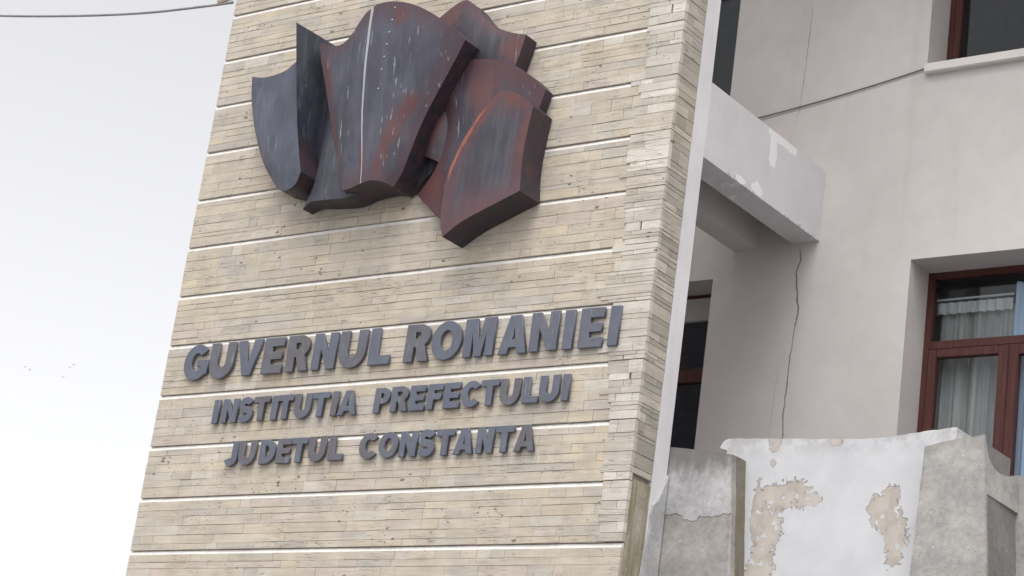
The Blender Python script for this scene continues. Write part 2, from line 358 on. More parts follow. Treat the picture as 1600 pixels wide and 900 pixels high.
def mat_cloth(name, a_, b_):
    n = NT(name, 0.95); x, y, z = n.sep()
    wv = n.noise(1, 3, 0.6, n.vmap((40, 40, 1.5)))
    n.color(n.mix(n.ss(wv, 0.3, 0.7), a_, b_))
    tl = n.t.nodes.new('ShaderNodeBsdfTranslucent'); n.put(tl.inputs['Color'], (0.5, 0.5, 0.48, 1))
    mx = n.t.nodes.new('ShaderNodeMixShader'); mx.inputs[0].default_value = 0.3
    n.t.links.new(n.b.outputs[0], mx.inputs[1]); n.t.links.new(tl.outputs[0], mx.inputs[2])
    n.t.links.new(mx.outputs[0], n.t.nodes['Material Output'].inputs['Surface']); return n.m
M_curt = mat_cloth('grey_curtain_cloth', (0.36, 0.35, 0.32), (0.52, 0.505, 0.465))
M_lace = mat_cloth('white_lace', (0.62, 0.62, 0.60), (0.78, 0.78, 0.76))
M_skyrefl = mat_cloth('sky_reflection_cloth', (0.42, 0.60, 0.85), (0.62, 0.76, 0.93))  # blue of sky reflected in the right pane, put into cloth colour
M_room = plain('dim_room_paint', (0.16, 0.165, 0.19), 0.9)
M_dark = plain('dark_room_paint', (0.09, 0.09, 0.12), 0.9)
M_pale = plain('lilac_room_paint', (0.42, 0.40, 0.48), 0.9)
M_cable = plain('grey_cable', (0.25, 0.245, 0.25), 0.7)
M_wire = plain('dark_wire', (0.11, 0.10, 0.10), 0.7)
M_bird = plain('dark_feathers', (0.06, 0.062, 0.065), 0.8)
M_sill = mat_plaster('sill_stone', (0.62, 0.60, 0.58), grime=0.4)
M_ground = mat_concrete('worn_paving', (0.26, 0.255, 0.25))
M_insul = plain('yellowed_ceramic', (0.55, 0.50, 0.36), 0.5)

# ------------------------------------------------------------------ ground
bm = bmesh.new()
v = [bm.verts.new(p) for p in ((-900,-900,0),(900,-900,0),(900,900,0),(-900,900,0))]; bm.faces.new(v)
tag(obj('ground', bm, M_ground), kind='structure')

# ------------------------------------------------------------------ building behind
YW, YF = 2.16, 2.47                 # wall face, window plane
OPEN = [(-2.0,-.925,4.9,7.285),(-2.0,-.955,8.863,10.9),(.79,2.35,4.9,7.282),(.797,2.35,8.863,10.9)]
bld = tag(empty('office_building', (0, YW, 0)), 'pale plastered office building with brown framed windows standing behind the stone pylon', 'building')
def wall_mesh():
    bm = bmesh.new()
    xs = sorted({-4.2, 6.0} | {v for o in OPEN for v in o[:2]}); zs = sorted({0.0, 11.6} | {v for o in OPEN for v in o[2:]})
    inside = lambda x, z: any(a < x < b and c < z < d for a, b, c, d in OPEN)
    for i in range(len(xs)-1):
        for j in range(len(zs)-1):
            if inside((xs[i]+xs[i+1])/2, (zs[j]+zs[j+1])/2): continue
            for y in (YW, YW+.4):
                bm.faces.new([bm.verts.new(p) for p in ((xs[i],y,zs[j]),(xs[i+1],y,zs[j]),(xs[i+1],y,zs[j+1]),(xs[i],y,zs[j+1]))])
    def q(a, b, c, d): bm.faces.new([bm.verts.new(p) for p in (a, b, c, d)])
    for a, b, c, d in OPEN + [(-4.2, 6.0, 0.0, 11.6)]:
        y0, y1 = YW, YW+.4
        q((a,y0,c),(a,y1,c),(a,y1,d),(a,y0,d)); q((b,y0,c),(b,y1,c),(b,y1,d),(b,y0,d))
        q((a,y0,d),(b,y0,d),(b,y1,d),(a,y1,d)); q((a,y0,c),(b,y0,c),(b,y1,c),(a,y1,c))
    bmesh.ops.remove_doubles(bm, verts=bm.verts, dist=1e-4)
    return bm
obj('wall', wall_mesh(), M_wall, bld)
# two joists from the pylon to the wall, and the slab between them
b1 = boxobj('joist', -.235, 0.0, .437, YW-.001, 7.509, 8.09, M_beam, bld)
boxobj('joist', -.76, -.54, .437, YW-.001, 7.500, 8.088, M_wall, bld)
boxobj('ceiling_slab', -.539, -.236, .437, YW-.002, 7.80, 8.085, M_wall, bld)
# rooms behind the windows (open to the glass side)
def room(x0, x1, z0, z1, d, mat):
    bm = bmesh.new(); y0, y1 = YW+.401, YW+d
    P = lambda *a: [bm.verts.new(p) for p in a]
    bm.faces.new(P((x0,y1,z0),(x1,y1,z0),(x1,y1,z1),(x0,y1,z1)))
    bm.faces.new(P((x0,y0,z0),(x0,y1,z0),(x0,y1,z1),(x0,y0,z1))); bm.faces.new(P((x1,y0,z0),(x1,y1,z0),(x1,y1,z1),(x1,y0,z1)))
    bm.faces.new(P((x0,y0,z0),(x1,y0,z0),(x1,y1,z0),(x0,y1,z0))); bm.faces.new(P((x0,y0,z1),(x1,y0,z1),(x1,y1,z1),(x0,y1,z1)))
    obj('room_interior', bm, mat, bld)
boxobj('added_shade_eave', -4.2, 6.0, YW-1.3, YW-.002, 10.95, 11.2, M_wall, bld)  # unseen overhang, added to darken the top of the wall
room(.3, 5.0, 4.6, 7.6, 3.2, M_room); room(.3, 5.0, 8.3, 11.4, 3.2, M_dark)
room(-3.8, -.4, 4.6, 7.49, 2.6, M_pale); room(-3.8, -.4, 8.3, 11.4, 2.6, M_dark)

def rail(name, x0, x1, z0, z1, y0, y1, parent, mat=None):
    return boxobj(name, x0, x1, y0, y1, z0, z1, mat or M_frame, parent, bev=.005)
# --- lower right window: top light over two sashes
def window(parent_loc, x0, x1, z0, z1, ft=.05):
    wn = empty('window', parent_loc); wn.parent = bld; wn.location = Vector(parent_loc) - bld.location
    fy0, fy1 = YF, YF+.07
    rail('frame', x0-.02, x0+ft, z0, z1+.02, fy0, fy1, wn); rail('frame', x1-ft, x1+.02, z0, z1+.02, fy0, fy1, wn)
    rail('frame', x0+ft, x1-ft, z1-ft, z1+.02, fy0, fy1, wn)
    return wn
w1 = window((1.57, YF, 4.9), .79, 2.35, 4.9, 7.282)
rail('transom', .84, 2.30, 6.672, 6.738, YF+.002, YF+.068, w1)
def sash(wn, x0, x1, z0, z1, y, st=.066, pane=True):
    rail('stile', x0, x0+st, z0, z1, y, y+.06, wn); rail('stile', x1-st, x1, z0, z1, y, y+.06, wn)
    rail('rail', x0+st, x1-st, z1-st, z1, y+.001, y+.059, wn); rail('rail', x0+st, x1-st, z0, z0+st, y+.001, y+.059, wn)
    boxobj('pane', x0+st-.005, x1-st+.005, y+.026, y+.032, z0+st-.005, z1-st+.005, M_glass, wn)
sash(w1, .842, 1.465, 4.95, 6.668, YF-.012); sash(w1, 1.475, 2.298, 4.95, 6.668, YF-.012, st=.082)
rail('cover_strip', 1.455, 1.485, 4.95, 6.665, YF-.026, YF-.0125, w1)
boxobj('pane', .836, 2.304, YF+.03, YF+.036, 6.733, 7.236, M_glass, w1)
# --- upper right window
w2 = window((1.57, YF, 8.88), .80, 2.35, 8.875, 10.9, ft=.045)
sash(w2, .848, 1.50, 8.93, 10.85, YF-.012, st=.055); sash(w2, 1.51, 2.302, 8.93, 10.85, YF-.012, st=.055)
rail('frame', .845, 2.305, 8.875, 8.925, YF+.002, YF+.068, w2)
sl = boxobj('window_sill', .797, 2.45, 2.105, YF-.001, 8.79, 8.864, M_sill, bld, bev=.006)
# --- the two tall slits beside the pylon
w3 = window((-1.46, YF, 4.9), -2.0, -.925, 4.9, 7.285, ft=.03)
rail('head_board', -1.965, -.96, 7.06, 7.25, YF-.02, YF+.03, w3, M_wall)
rail('transom', -1.968, -.957, 6.545, 6.66, YF+.002, YF+.068, w3)
boxobj('pane', -1.972, -.953, YF+.03, YF+.036, 6.66, 7.06, M_glass, w3); boxobj('pane', -1.972, -.953, YF+.03, YF+.036, 4.9, 6.545, M_glass, w3)
w4 = window((-1.46, YF, 8.9), -2.0, -.955, 8.87, 10.9, ft=.03)
boxobj('pane', -1.972, -.98, YF+.03, YF+.036, 8.87, 10.88, M_glass, w4)

# --- curtains inside the lower right window (things of their own)
def curtain(name, x0, x1, z0, z1, y, amp, nf, mat, seed, flare=0.0):
    bm = bmesh.new(); nx, nz = 90, 10; rnd = random.Random(seed); ph = [rnd.random()*6.28 for _ in range(4)]
    g = []
    for j in range(nz+1):
        t = j/nz; row = []
        for i in range(nx+1):
            s = i/nx
            d = math.sin(s*nf*6.28+ph[0]+.5*math.sin(s*9+ph[1])) + .4*math.sin(s*nf*2.3*6.28+ph[2]+t)
            row.append(bm.verts.new((x0+(x1-x0)*s + .012*math.sin(t*3+s*20)*flare, y + amp*d*(.55+.45*t), z1+(z0-z1)*t)))
        g.append(row)
    for j in range(nz):
        for i in range(nx): bm.faces.new((g[j][i], g[j][i+1], g[j+1][i+1], g[j+1][i]))
    return obj(name, bm, mat, None, smooth=True)
YC = YF+.16
c1 = curtain('curtain', .83, 1.43, 5.0, 7.05, YC, .028, 5, M_curt, 4)
tag(c1, 'grey gathered curtain hanging behind the left sash of the lower window', 'curtain')
c2 = curtain('lace_valance', .82, 1.43, 6.985, 7.075, YC-.05, .012, 8, M_lace, 8)
tag(c2, 'narrow white lace valance along the top of the grey curtain', 'valance')
c3 = curtain('curtain', 1.45, 2.30, 5.0, 7.20, YC-.03, .022, 6, M_skyrefl, 6)
tag(c3, 'pale blue curtain sheet behind the right sash of the lower window, coloured as reflected sky', 'curtain')
bm = bmesh.new(); tube(bm, [(.80,YC-.06,7.095),(1.44,YC-.06,7.10)], .009, 8)
tag(obj('curtain_rod', bm, M_lace), 'thin white curtain rod above the lace valance in the lower window', 'curtain rod')

# --- thin wire along the wall, from the joist up to the sill of the upper window
bm = bmesh.new(); pts = []
for i in range(21):
    t = i/20; x = -.70+1.49*t
    pts.append((x, YW-.012, 8.63+.212*t - .017*4*t*(1-t)))
tube(bm, pts, .0055, 6)
tag(obj('wall_wire', bm, M_wire), 'thin dark wire strung along the plaster wall up to the upper window sill', 'wire')

# ------------------------------------------------------------------ stone pylon
Z0, S, W = 4.59988, 0.42, 4.5898
ZT = Z0+13*S
pyl = tag(empty('stone_pylon', (-W/2, .2, 0)), 'tall pylon faced with narrow beige travertine stones and pale horizontal grooves', 'pylon')
boxobj('core', -W+.006, -.035, .030, .42, 0.0, ZT, M_joint, pyl)
boxobj('plaster_edge', -.30, -.0035, .264, .436, 0.0, ZT+.01, M_strip, pyl)
boxobj('back_bounce_panel', -W+.01, -.3005, .4205, .434, 0.0, ZT, M_strip, pyl)  # unseen white panel, added to bounce light into the recess
boxobj('mossy_render', -.034, -.004, .036, .2635, 0.0, 5.045, M_moss, pyl)
QW = [(4.0,.20),(4.895,.205),(5.072,.23),(5.516,.22),(5.884,.31),(6.065,.28),(6.448,.39),(6.60,.29),(6.768,.29),(7.154,.318),(7.573,.349),(8.036,.294),(8.494,.312),(11,.31)]
def lerp(tab, z):
    for (a, va), (b, vb) in zip(tab, tab[1:]):
        if a <= z <= b: return va+(vb-va)*(z-a)/(b-a)
    return tab[-1][1]
rs = random.Random(5)
stones = []            # (kind, box, colour)
def pick_field(z):
    r = rs.random(); t = rs.uniform(.94, 1.05)
    c = (0.545, 0.505, 0.44)
    if r < .13: c = (0.50, 0.475, 0.435)
    elif r < .26: c = (0.57, 0.515, 0.43)
    elif r < .34: c = (0.545, 0.485, 0.445)
    elif r < .40: c = (0.585, 0.555, 0.505)
    return tuple(v*t*k for v, k in zip(c, (.865, .845, .81)))
def pick_quoin():
    t = rs.uniform(.86, 1.05); c = rs.choice([(.53,.50,.445),(.50,.465,.41),(.57,.54,.49),(.465,.43,.375)])
    return tuple(v*t for v in c)
def pick_side():
    t = rs.uniform(.78, 1.08); c = rs.choice([(.46,.42,.355),(.42,.385,.33),(.49,.455,.39),(.40,.37,.32)])
    return tuple(v*t for v in c)
BANDS = range(-2, 13)
for b in BANDS:
    zb, zt = Z0+b*S+.003, Z0+(b+1)*S-.0325
    boxobj('mortar_bed', -W+.003, -lerp(QW, zt)+.03 if b >= 0 else -.003, .005, .0299, zb, zt, M_bed, pyl)
    n_ = rs.choice([5, 6, 6, 7]); hs_ = [rs.uniform(.6, 1.5) for _ in range(n_)]; sm = sum(hs_); z = zb
    for h in hs_:
        hh = h/sm*(zt-zb); x = -W
        xe = -lerp(QW, z+hh/2)+.06 if b >= 0 else -.002
        while x < xe-.01:
            L = min(rs.choice([.10,.13,.17,.2,.24,.28,.33,.4,.5])*rs.uniform(.85, 1.15), xe-x)
            if xe-(x+L) < .10: L = xe-x
            g = rs.choice([.0004,.0005,.0007,.001,.0016]); gz = rs.choice([.0003,.0004,.0006,.0008,.0012,.0024,.003])
            y = rs.uniform(-.0012, .0012) - (.002 if rs.random() < .1 else 0)
            stones.append(('f', (x+g, x+L-g, y, .031, z+gz, z+hh-gz), pick_field(z)))
            x += L
        z += hh
# corner stones: their courses run on round the side
z = Z0+.003
while z < ZT-.02:
    nb = Z0+(math.floor((z-Z0+.012)/S)+1)*S
    h = rs.choice([.028,.036,.045,.058,.066,.08,.095])*rs.uniform(.9, 1.1)
    if nb-(z+h) < .028: h = nb-z
    q = lerp(QW, z+h/2)*rs.uniform(.93, 1.05)
    if rs.random() < .07: q += .08
    x = -q; k = rs.choice([1, 1, 2, 2, 3]); cuts = sorted(rs.uniform(.2, .8) for _ in range(k-1)); xs = [x]+[x+q*c for c in cuts]+[rs.uniform(-.003, .002)]
    xs = [xs[0]]+[v for i, v in enumerate(xs[1:-1]) if v-xs[0] > .05 and xs[-1]-v > .05]+[xs[-1]]
    for xa, xb in zip(xs, xs[1:]):
        if xb-xa < .02: continue
        y = rs.uniform(-.0085, -.004)
        stones.append(('q', (xa+.0014, xb-(.0014 if xb < -.01 else 0), y, .031, z+(.0013 if z-math.floor((z-Z0)/S+.02)*S-Z0 > .02 else .006), z+h-.0013), pick_quoin()))
    if z > 5.03:
        e_ = .256+rs.uniform(-.004, .005)
        k = rs.choice([1, 1, 1, 2, 2]); ys = [.0315]+([.0315+(e_-.03)*rs.uniform(.3, .7)] if k == 2 else [])+[e_]
        for ya, yb in zip(ys, ys[1:]):
            stones.append(('s', (-.034, rs.uniform(-.002, .0025), ya+.001, yb-.001, z+.0018, z+h-.0018), pick_side()))
    z += h
def stone_geo(bx, rnd, face):
    """a stone with slightly uneven exposed corners: 8 corners plus a small chamfer on the exposed face"""
    x0, x1, y0, y1, z0, z1 = bx; j = lambda s: rnd.uniform(-s, s); c = .0006
    if face == 's':
        o = [(x1+j(.001), y, zz) for y, zz in ((y0+c,z0+c),(y1-c,z0+c),(y1-c,z1-c),(y0+c,z1-c))]
        m_ = [(x1-c*1.3, y, zz) for y, zz in ((y0,z0),(y1,z0),(y1,z1),(y0,z1))]
        bk = [(x0, y, zz) for y, zz in ((y0,z0),(y1,z0),(y1,z1),(y0,z1))]
    else:
        o = [(x, y0+j(.0007), zz) for x, zz in ((x0+c,z0+c),(x1-c,z0+c),(x1-c,z1-c),(x0+c,z1-c))]
        m_ = [(x, y0+c*1.3, zz) for x, zz in ((x0,z0),(x1,z0),(x1,z1),(x0,z1))]
        bk = [(x, y1, zz) for x, zz in ((x0,z0),(x1,z0),(x1,z1),(x0,z1))]
    vs = o+m_+bk; fs = [(0,1,2,3)]
    for a, b in ((0,4),(4,8)):
        for k in range(4): fs.append((a+k, b+k, b+(k+1)%4, a+(k+1)%4))
    return vs, fs
def stone_mesh(name, lst):
    vs, fs, cs = [], [], []
    for kind, bx, c in lst:
        v_, f_ = stone_geo(bx, rs, 's' if kind == 's' else 'f'); n0 = len(vs); vs += v_; cs += [c]*len(v_)
        fs += [tuple(n0+i for i in f) for f in f_]
    me = bpy.data.meshes.new(name); me.from_pydata(vs, [], fs)
    at = me.attributes.new('stone_colour', 'FLOAT_COLOR', 'POINT')
    for i, c in enumerate(cs): at.data[i].color = (*c, 1)
    bm = bmesh.new(); bm.from_mesh(me); bmesh.ops.recalc_face_normals(bm, faces=bm.faces); bm.to_mesh(me); bm.free()
    return me
def shown(st):
    """how large a stone shows: face area over squared distance, facing; 0 when well outside the picture or under the metalwork"""
    k, (x0, x1, y0, y1, za, zb), c = st
    P = Vector(((x0+x1)/2, (y0+y1)/2 if k == 's' else y0, (za+zb)/2)); d = P-CAM; zc = d.dot(fw)
    u_, v_ = d.dot(rt)/zc*3393.5, d.dot(up)/zc*3393.5
    if abs(u_) > 810 or abs(v_) > 460: return 0
    if k != 's' and -3.9 < P.x < -1.3 and 7.3 < P.z < 8.75 and (P.z > 7.75 or -2.1 < P.x < -1.3): return 0
    n_ = Vector((1,0,0)) if k == 's' else Vector((0,-1,0))
    a_ = ((y1-y0) if k == 's' else (x1-x0))*(zb-za)
    return a_*abs(n_.dot(d.normalized()))/d.length_squared
stones.sort(key=shown, reverse=True)
for st in stones[:300]: link('stone', stone_mesh('stone', [st]), M_stone, pyl)
tag(link('stone_facing', stone_mesh('stone_facing', stones[300:]), M_stone, pyl), kind='stuff')
for b in BANDS:                       # pale bevelled mortar in every groove
    g = Z0+(b+1)*S; bm = bmesh.new(); xe = -lerp(QW, g)+.03 if b >= 0 else -.004
    n_ = 60; rows = []
    for i in range(n_+1):
        x = -W+.002+(xe+W-.002)*i/n_; e_ = mnoise.noise(Vector((x*5, g*3, 0)))*.003
        rows.append([bm.verts.new(p) for p in ((x, .0015, g-.0335), (x, .0015+e_*.4, g-.030+e_), (x, .0165, g-.001), (x, .0299, g+.0005), (x, .0299, g-.0335))])
    for A, B in zip(rows, rows[1:]):
        for k in range(5): bm.faces.new((A[k], A[(k+1)%5], B[(k+1)%5], B[k]))
    bm.faces.new(rows[0]); bm.faces.new(rows[-1])
    obj('mortar_groove', bm, M_lime, pyl)

# ------------------------------------------------------------------ metal relief on the pylon
SHELLS = {
'p1': dict(
  top=[(-4.102,-0.120,8.524),(-3.884,-0.200,8.449),(-3.697,-0.260,8.416),(-3.538,-0.300,8.418),(-3.418,-0.330,8.458)],
  right=[(-3.418,-0.330,8.458),(-3.295,-0.340,7.972),(-3.207,-0.340,7.662),(-3.147,-0.340,7.478)],
  bottom=[(-3.570,-0.140,7.470),(-3.455,-0.200,7.411),(-3.306,-0.270,7.381),(-3.203,-0.310,7.406),(-3.147,-0.340,7.478)],
  left=[(-4.102,-0.120,8.524),(-4.068,-0.120,8.347),(-3.994,-0.120,8.121),(-3.893,-0.120,7.899),(-3.758,-0.130,7.683),(-3.570,-0.140,7.470)],
  back=-0.02, bulge=0.03),
'p2': dict(
  top=[(-3.405,-0.420,8.756),(-3.322,-0.240,8.713),(-3.220,-0.060,8.655)],
  right=[(-3.220,-0.060,8.655),(-3.118,-0.060,8.232),(-3.126,-0.060,7.794),(-3.168,-0.060,7.367)],
  bottom=[(-3.147,-0.340,7.478),(-3.192,-0.240,7.406),(-3.218,-0.140,7.368),(-3.168,-0.060,7.367)],
  left=[(-3.405,-0.420,8.756),(-3.357,-0.385,8.401),(-3.275,-0.360,7.961),(-3.202,-0.345,7.659),(-3.147,-0.340,7.478)],
  back=-0.02, bulge=-0.05),
'p2b': dict(
  top=[(-3.076,-0.190,8.114),(-2.921,-0.210,8.050),(-2.767,-0.220,7.975)],
  right=[(-2.767,-0.220,7.975),(-2.614,-0.200,7.615),(-2.499,-0.180,7.336)],
  bottom=[(-3.253,-0.140,7.255),(-3.152,-0.180,7.286),(-2.943,-0.220,7.268),(-2.717,-0.220,7.262),(-2.499,-0.180,7.336)],
  left=[(-3.076,-0.190,8.114),(-3.112,-0.180,7.960),(-3.103,-0.180,7.795),(-3.132,-0.170,7.641),(-3.182,-0.150,7.424),(-3.253,-0.140,7.255)],
  back=-0.02, bulge=0.05),
'p3': dict(
  top=[(-3.234,-0.300,8.609),(-3.078,-0.340,8.537),(-2.946,-0.370,8.501),(-2.850,-0.400,8.510),(-2.763,-0.430,8.558),(-2.695,-0.450,8.624),(-2.609,-0.470,8.692),(-2.511,-0.480,8.725),(-2.385,-0.480,8.729),(-2.196,-0.470,8.684),(-2.043,-0.450,8.613),(-1.888,-0.430,8.515),(-1.773,-0.400,8.425),(-1.678,-0.370,8.338)],
  right=[(-1.678,-0.370,8.338),(-1.768,-0.340,8.210),(-1.892,-0.310,8.034),(-1.989,-0.290,7.879),(-2.077,-0.270,7.713),(-2.142,-0.260,7.529),(-2.196,-0.250,7.385),(-2.256,-0.250,7.279)],
  bottom=[(-2.737,-0.280,7.293),(-2.634,-0.310,7.290),(-2.538,-0.330,7.302),(-2.416,-0.350,7.310),(-2.355,-0.340,7.307),(-2.303,-0.310,7.297),(-2.256,-0.250,7.279)],
  left=[(-3.234,-0.300,8.609),(-3.178,-0.300,8.439),(-3.094,-0.300,8.233),(-2.971,-0.290,7.893),(-2.834,-0.290,7.554),(-2.737,-0.280,7.293)],
  back=-0.02, bulge=0.025),
'p4': dict(
  top=[(-2.241,-0.050,8.772),(-2.095,-0.100,8.804),(-1.929,-0.150,8.816),(-1.832,-0.160,8.761),(-1.711,-0.170,8.633),(-1.571,-0.170,8.518),(-1.418,-0.160,8.450),(-1.291,-0.150,8.417)],
  right=[(-1.291,-0.150,8.417),(-1.318,-0.150,8.296),(-1.349,-0.150,8.166),(-1.361,-0.150,8.059)],
  bottom=[(-2.096,-0.080,8.177),(-1.779,-0.150,8.071),(-1.538,-0.150,8.060),(-1.361,-0.150,8.059)],
  left=[(-2.241,-0.050,8.772),(-2.198,-0.060,8.579),(-2.096,-0.080,8.177)],
  back=-0.01, bulge=0.03),
'p5': dict(
  top=[(-1.947,-0.140,8.287),(-1.775,-0.200,8.264),(-1.567,-0.230,8.227),(-1.388,-0.220,8.177),(-1.245,-0.200,8.106),(-1.134,-0.150,8.019),(-1.074,-0.100,7.960)],
  right=[(-1.074,-0.100,7.960),(-1.113,-0.100,7.813),(-1.150,-0.100,7.616),(-1.251,-0.100,7.177)],
  bottom=[(-2.188,-0.050,7.282),(-2.053,-0.070,7.171),(-1.880,-0.090,7.042),(-1.580,-0.100,7.066),(-1.251,-0.100,7.177)],
  left=[(-1.947,-0.140,8.287),(-2.013,-0.130,8.169),(-2.031,-0.130,8.065),(-1.981,-0.130,7.926),(-1.944,-0.120,7.784),(-1.963,-0.110,7.577),(-2.026,-0.090,7.438),(-2.120,-0.070,7.334),(-2.188,-0.050,7.282)],
  back=-0.01, bulge=0.012),
'p6': dict(
  top=[(-1.376,-0.240,7.944),(-1.267,-0.245,7.911),(-1.169,-0.250,7.858),(-1.097,-0.250,7.802),(-1.050,-0.250,7.760)],
  right=[(-1.050,-0.250,7.760),(-1.068,-0.250,7.592),(-1.080,-0.250,7.419),(-1.076,-0.250,7.255),(-1.054,-0.260,7.101)],
  bottom=[(-1.711,-0.250,6.823),(-1.550,-0.260,6.916),(-1.333,-0.260,7.001),(-1.054,-0.260,7.101)],
  left=[(-1.376,-0.240,7.944),(-1.507,-0.240,7.820),(-1.611,-0.240,7.671),(-1.708,-0.230,7.510),(-1.767,-0.230,7.339),(-1.778,-0.230,7.138),(-1.761,-0.240,6.957),(-1.711,-0.250,6.823)],
  back=-0.01, bulge=-0.004),
'p8': dict(
  top=[(-2.274,-0.060,7.649),(-2.158,-0.060,7.592),(-2.026,-0.060,7.544)],
  right=[(-2.026,-0.060,7.544),(-2.059,-0.060,7.460),(-2.124,-0.060,7.411)],
  bottom=[(-2.383,-0.060,7.369),(-2.251,-0.060,7.302),(-2.124,-0.060,7.411)],
  left=[(-2.274,-0.060,7.649),(-2.324,-0.060,7.519),(-2.383,-0.060,7.369)],
  back=-0.01, bulge=0),
'p7': dict(
  top=[(-2.046,-0.100,8.054),(-1.979,-0.110,7.998),(-1.905,-0.100,7.954)],
  right=[(-1.905,-0.100,7.954),(-1.905,-0.100,7.719),(-1.955,-0.100,7.492)],
  bottom=[(-2.155,-0.100,7.581),(-2.058,-0.120,7.539),(-1.955,-0.100,7.492)],
  left=[(-2.046,-0.100,8.054),(-2.094,-0.100,7.850),(-2.131,-0.100,7.713),(-2.155,-0.100,7.581)],
  back=-0.01, bulge=0.04),
}
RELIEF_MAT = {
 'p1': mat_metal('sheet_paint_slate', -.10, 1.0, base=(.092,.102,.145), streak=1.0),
 'p2': mat_metal('sheet_paint_side_shade', -.12, 2.0, base=(.030,.033,.05), spots=(), streak=.1),  # shade on the sideways fin put into its dark base
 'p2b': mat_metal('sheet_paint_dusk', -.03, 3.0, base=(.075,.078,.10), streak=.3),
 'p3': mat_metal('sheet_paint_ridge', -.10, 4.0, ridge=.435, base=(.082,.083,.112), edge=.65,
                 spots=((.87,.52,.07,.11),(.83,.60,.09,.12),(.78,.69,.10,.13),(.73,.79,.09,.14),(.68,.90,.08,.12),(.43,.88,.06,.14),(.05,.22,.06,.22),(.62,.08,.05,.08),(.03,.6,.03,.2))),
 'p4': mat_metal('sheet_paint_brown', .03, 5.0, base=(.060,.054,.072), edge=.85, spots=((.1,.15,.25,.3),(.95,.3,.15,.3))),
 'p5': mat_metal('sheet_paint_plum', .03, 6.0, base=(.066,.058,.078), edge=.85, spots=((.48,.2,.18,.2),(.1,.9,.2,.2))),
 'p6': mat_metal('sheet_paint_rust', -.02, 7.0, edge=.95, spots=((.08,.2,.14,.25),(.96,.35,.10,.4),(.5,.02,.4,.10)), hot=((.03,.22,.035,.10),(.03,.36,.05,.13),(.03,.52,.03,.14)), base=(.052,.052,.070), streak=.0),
 'p8': mat_metal('sheet_paint_gap_shade', -.2, 9.0, base=(.022,.024,.033), streak=0),  # added dark sheet, its colour stands in for shade in the gap
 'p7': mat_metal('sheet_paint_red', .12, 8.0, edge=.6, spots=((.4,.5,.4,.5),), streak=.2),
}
M_rivet = plain('zinc_rivet', (0.40, 0.41, 0.43), 0.5)
def spline(pts, n):
    P = [Vector(p) for p in pts]; L = [0]
    for a, b in zip(P, P[1:]): L.append(L[-1]+(b-a).length)
    res = []
    for i in range(n+1):
        s = L[-1]*i/n; k = 0
        while k < len(P)-2 and L[k+1] < s: k += 1
        t = (s-L[k])/(L[k+1]-L[k]); p0, p1, p2, p3 = P[max(k-1,0)], P[k], P[k+1], P[min(k+2,len(P)-1)]
        d = L[k+1]-L[k]
        m1 = (p2-p0)/(L[k+1]-L[max(k-1,0)])*d; m2 = (p3-p1)/(L[min(k+2,len(P)-1)]-L[k])*d
        res.append((2*t**3-3*t**2+1)*p1+(t**3-2*t**2+t)*m1+(-2*t**3+3*t**2)*p2+(t**3-t**2)*m2)
    return res
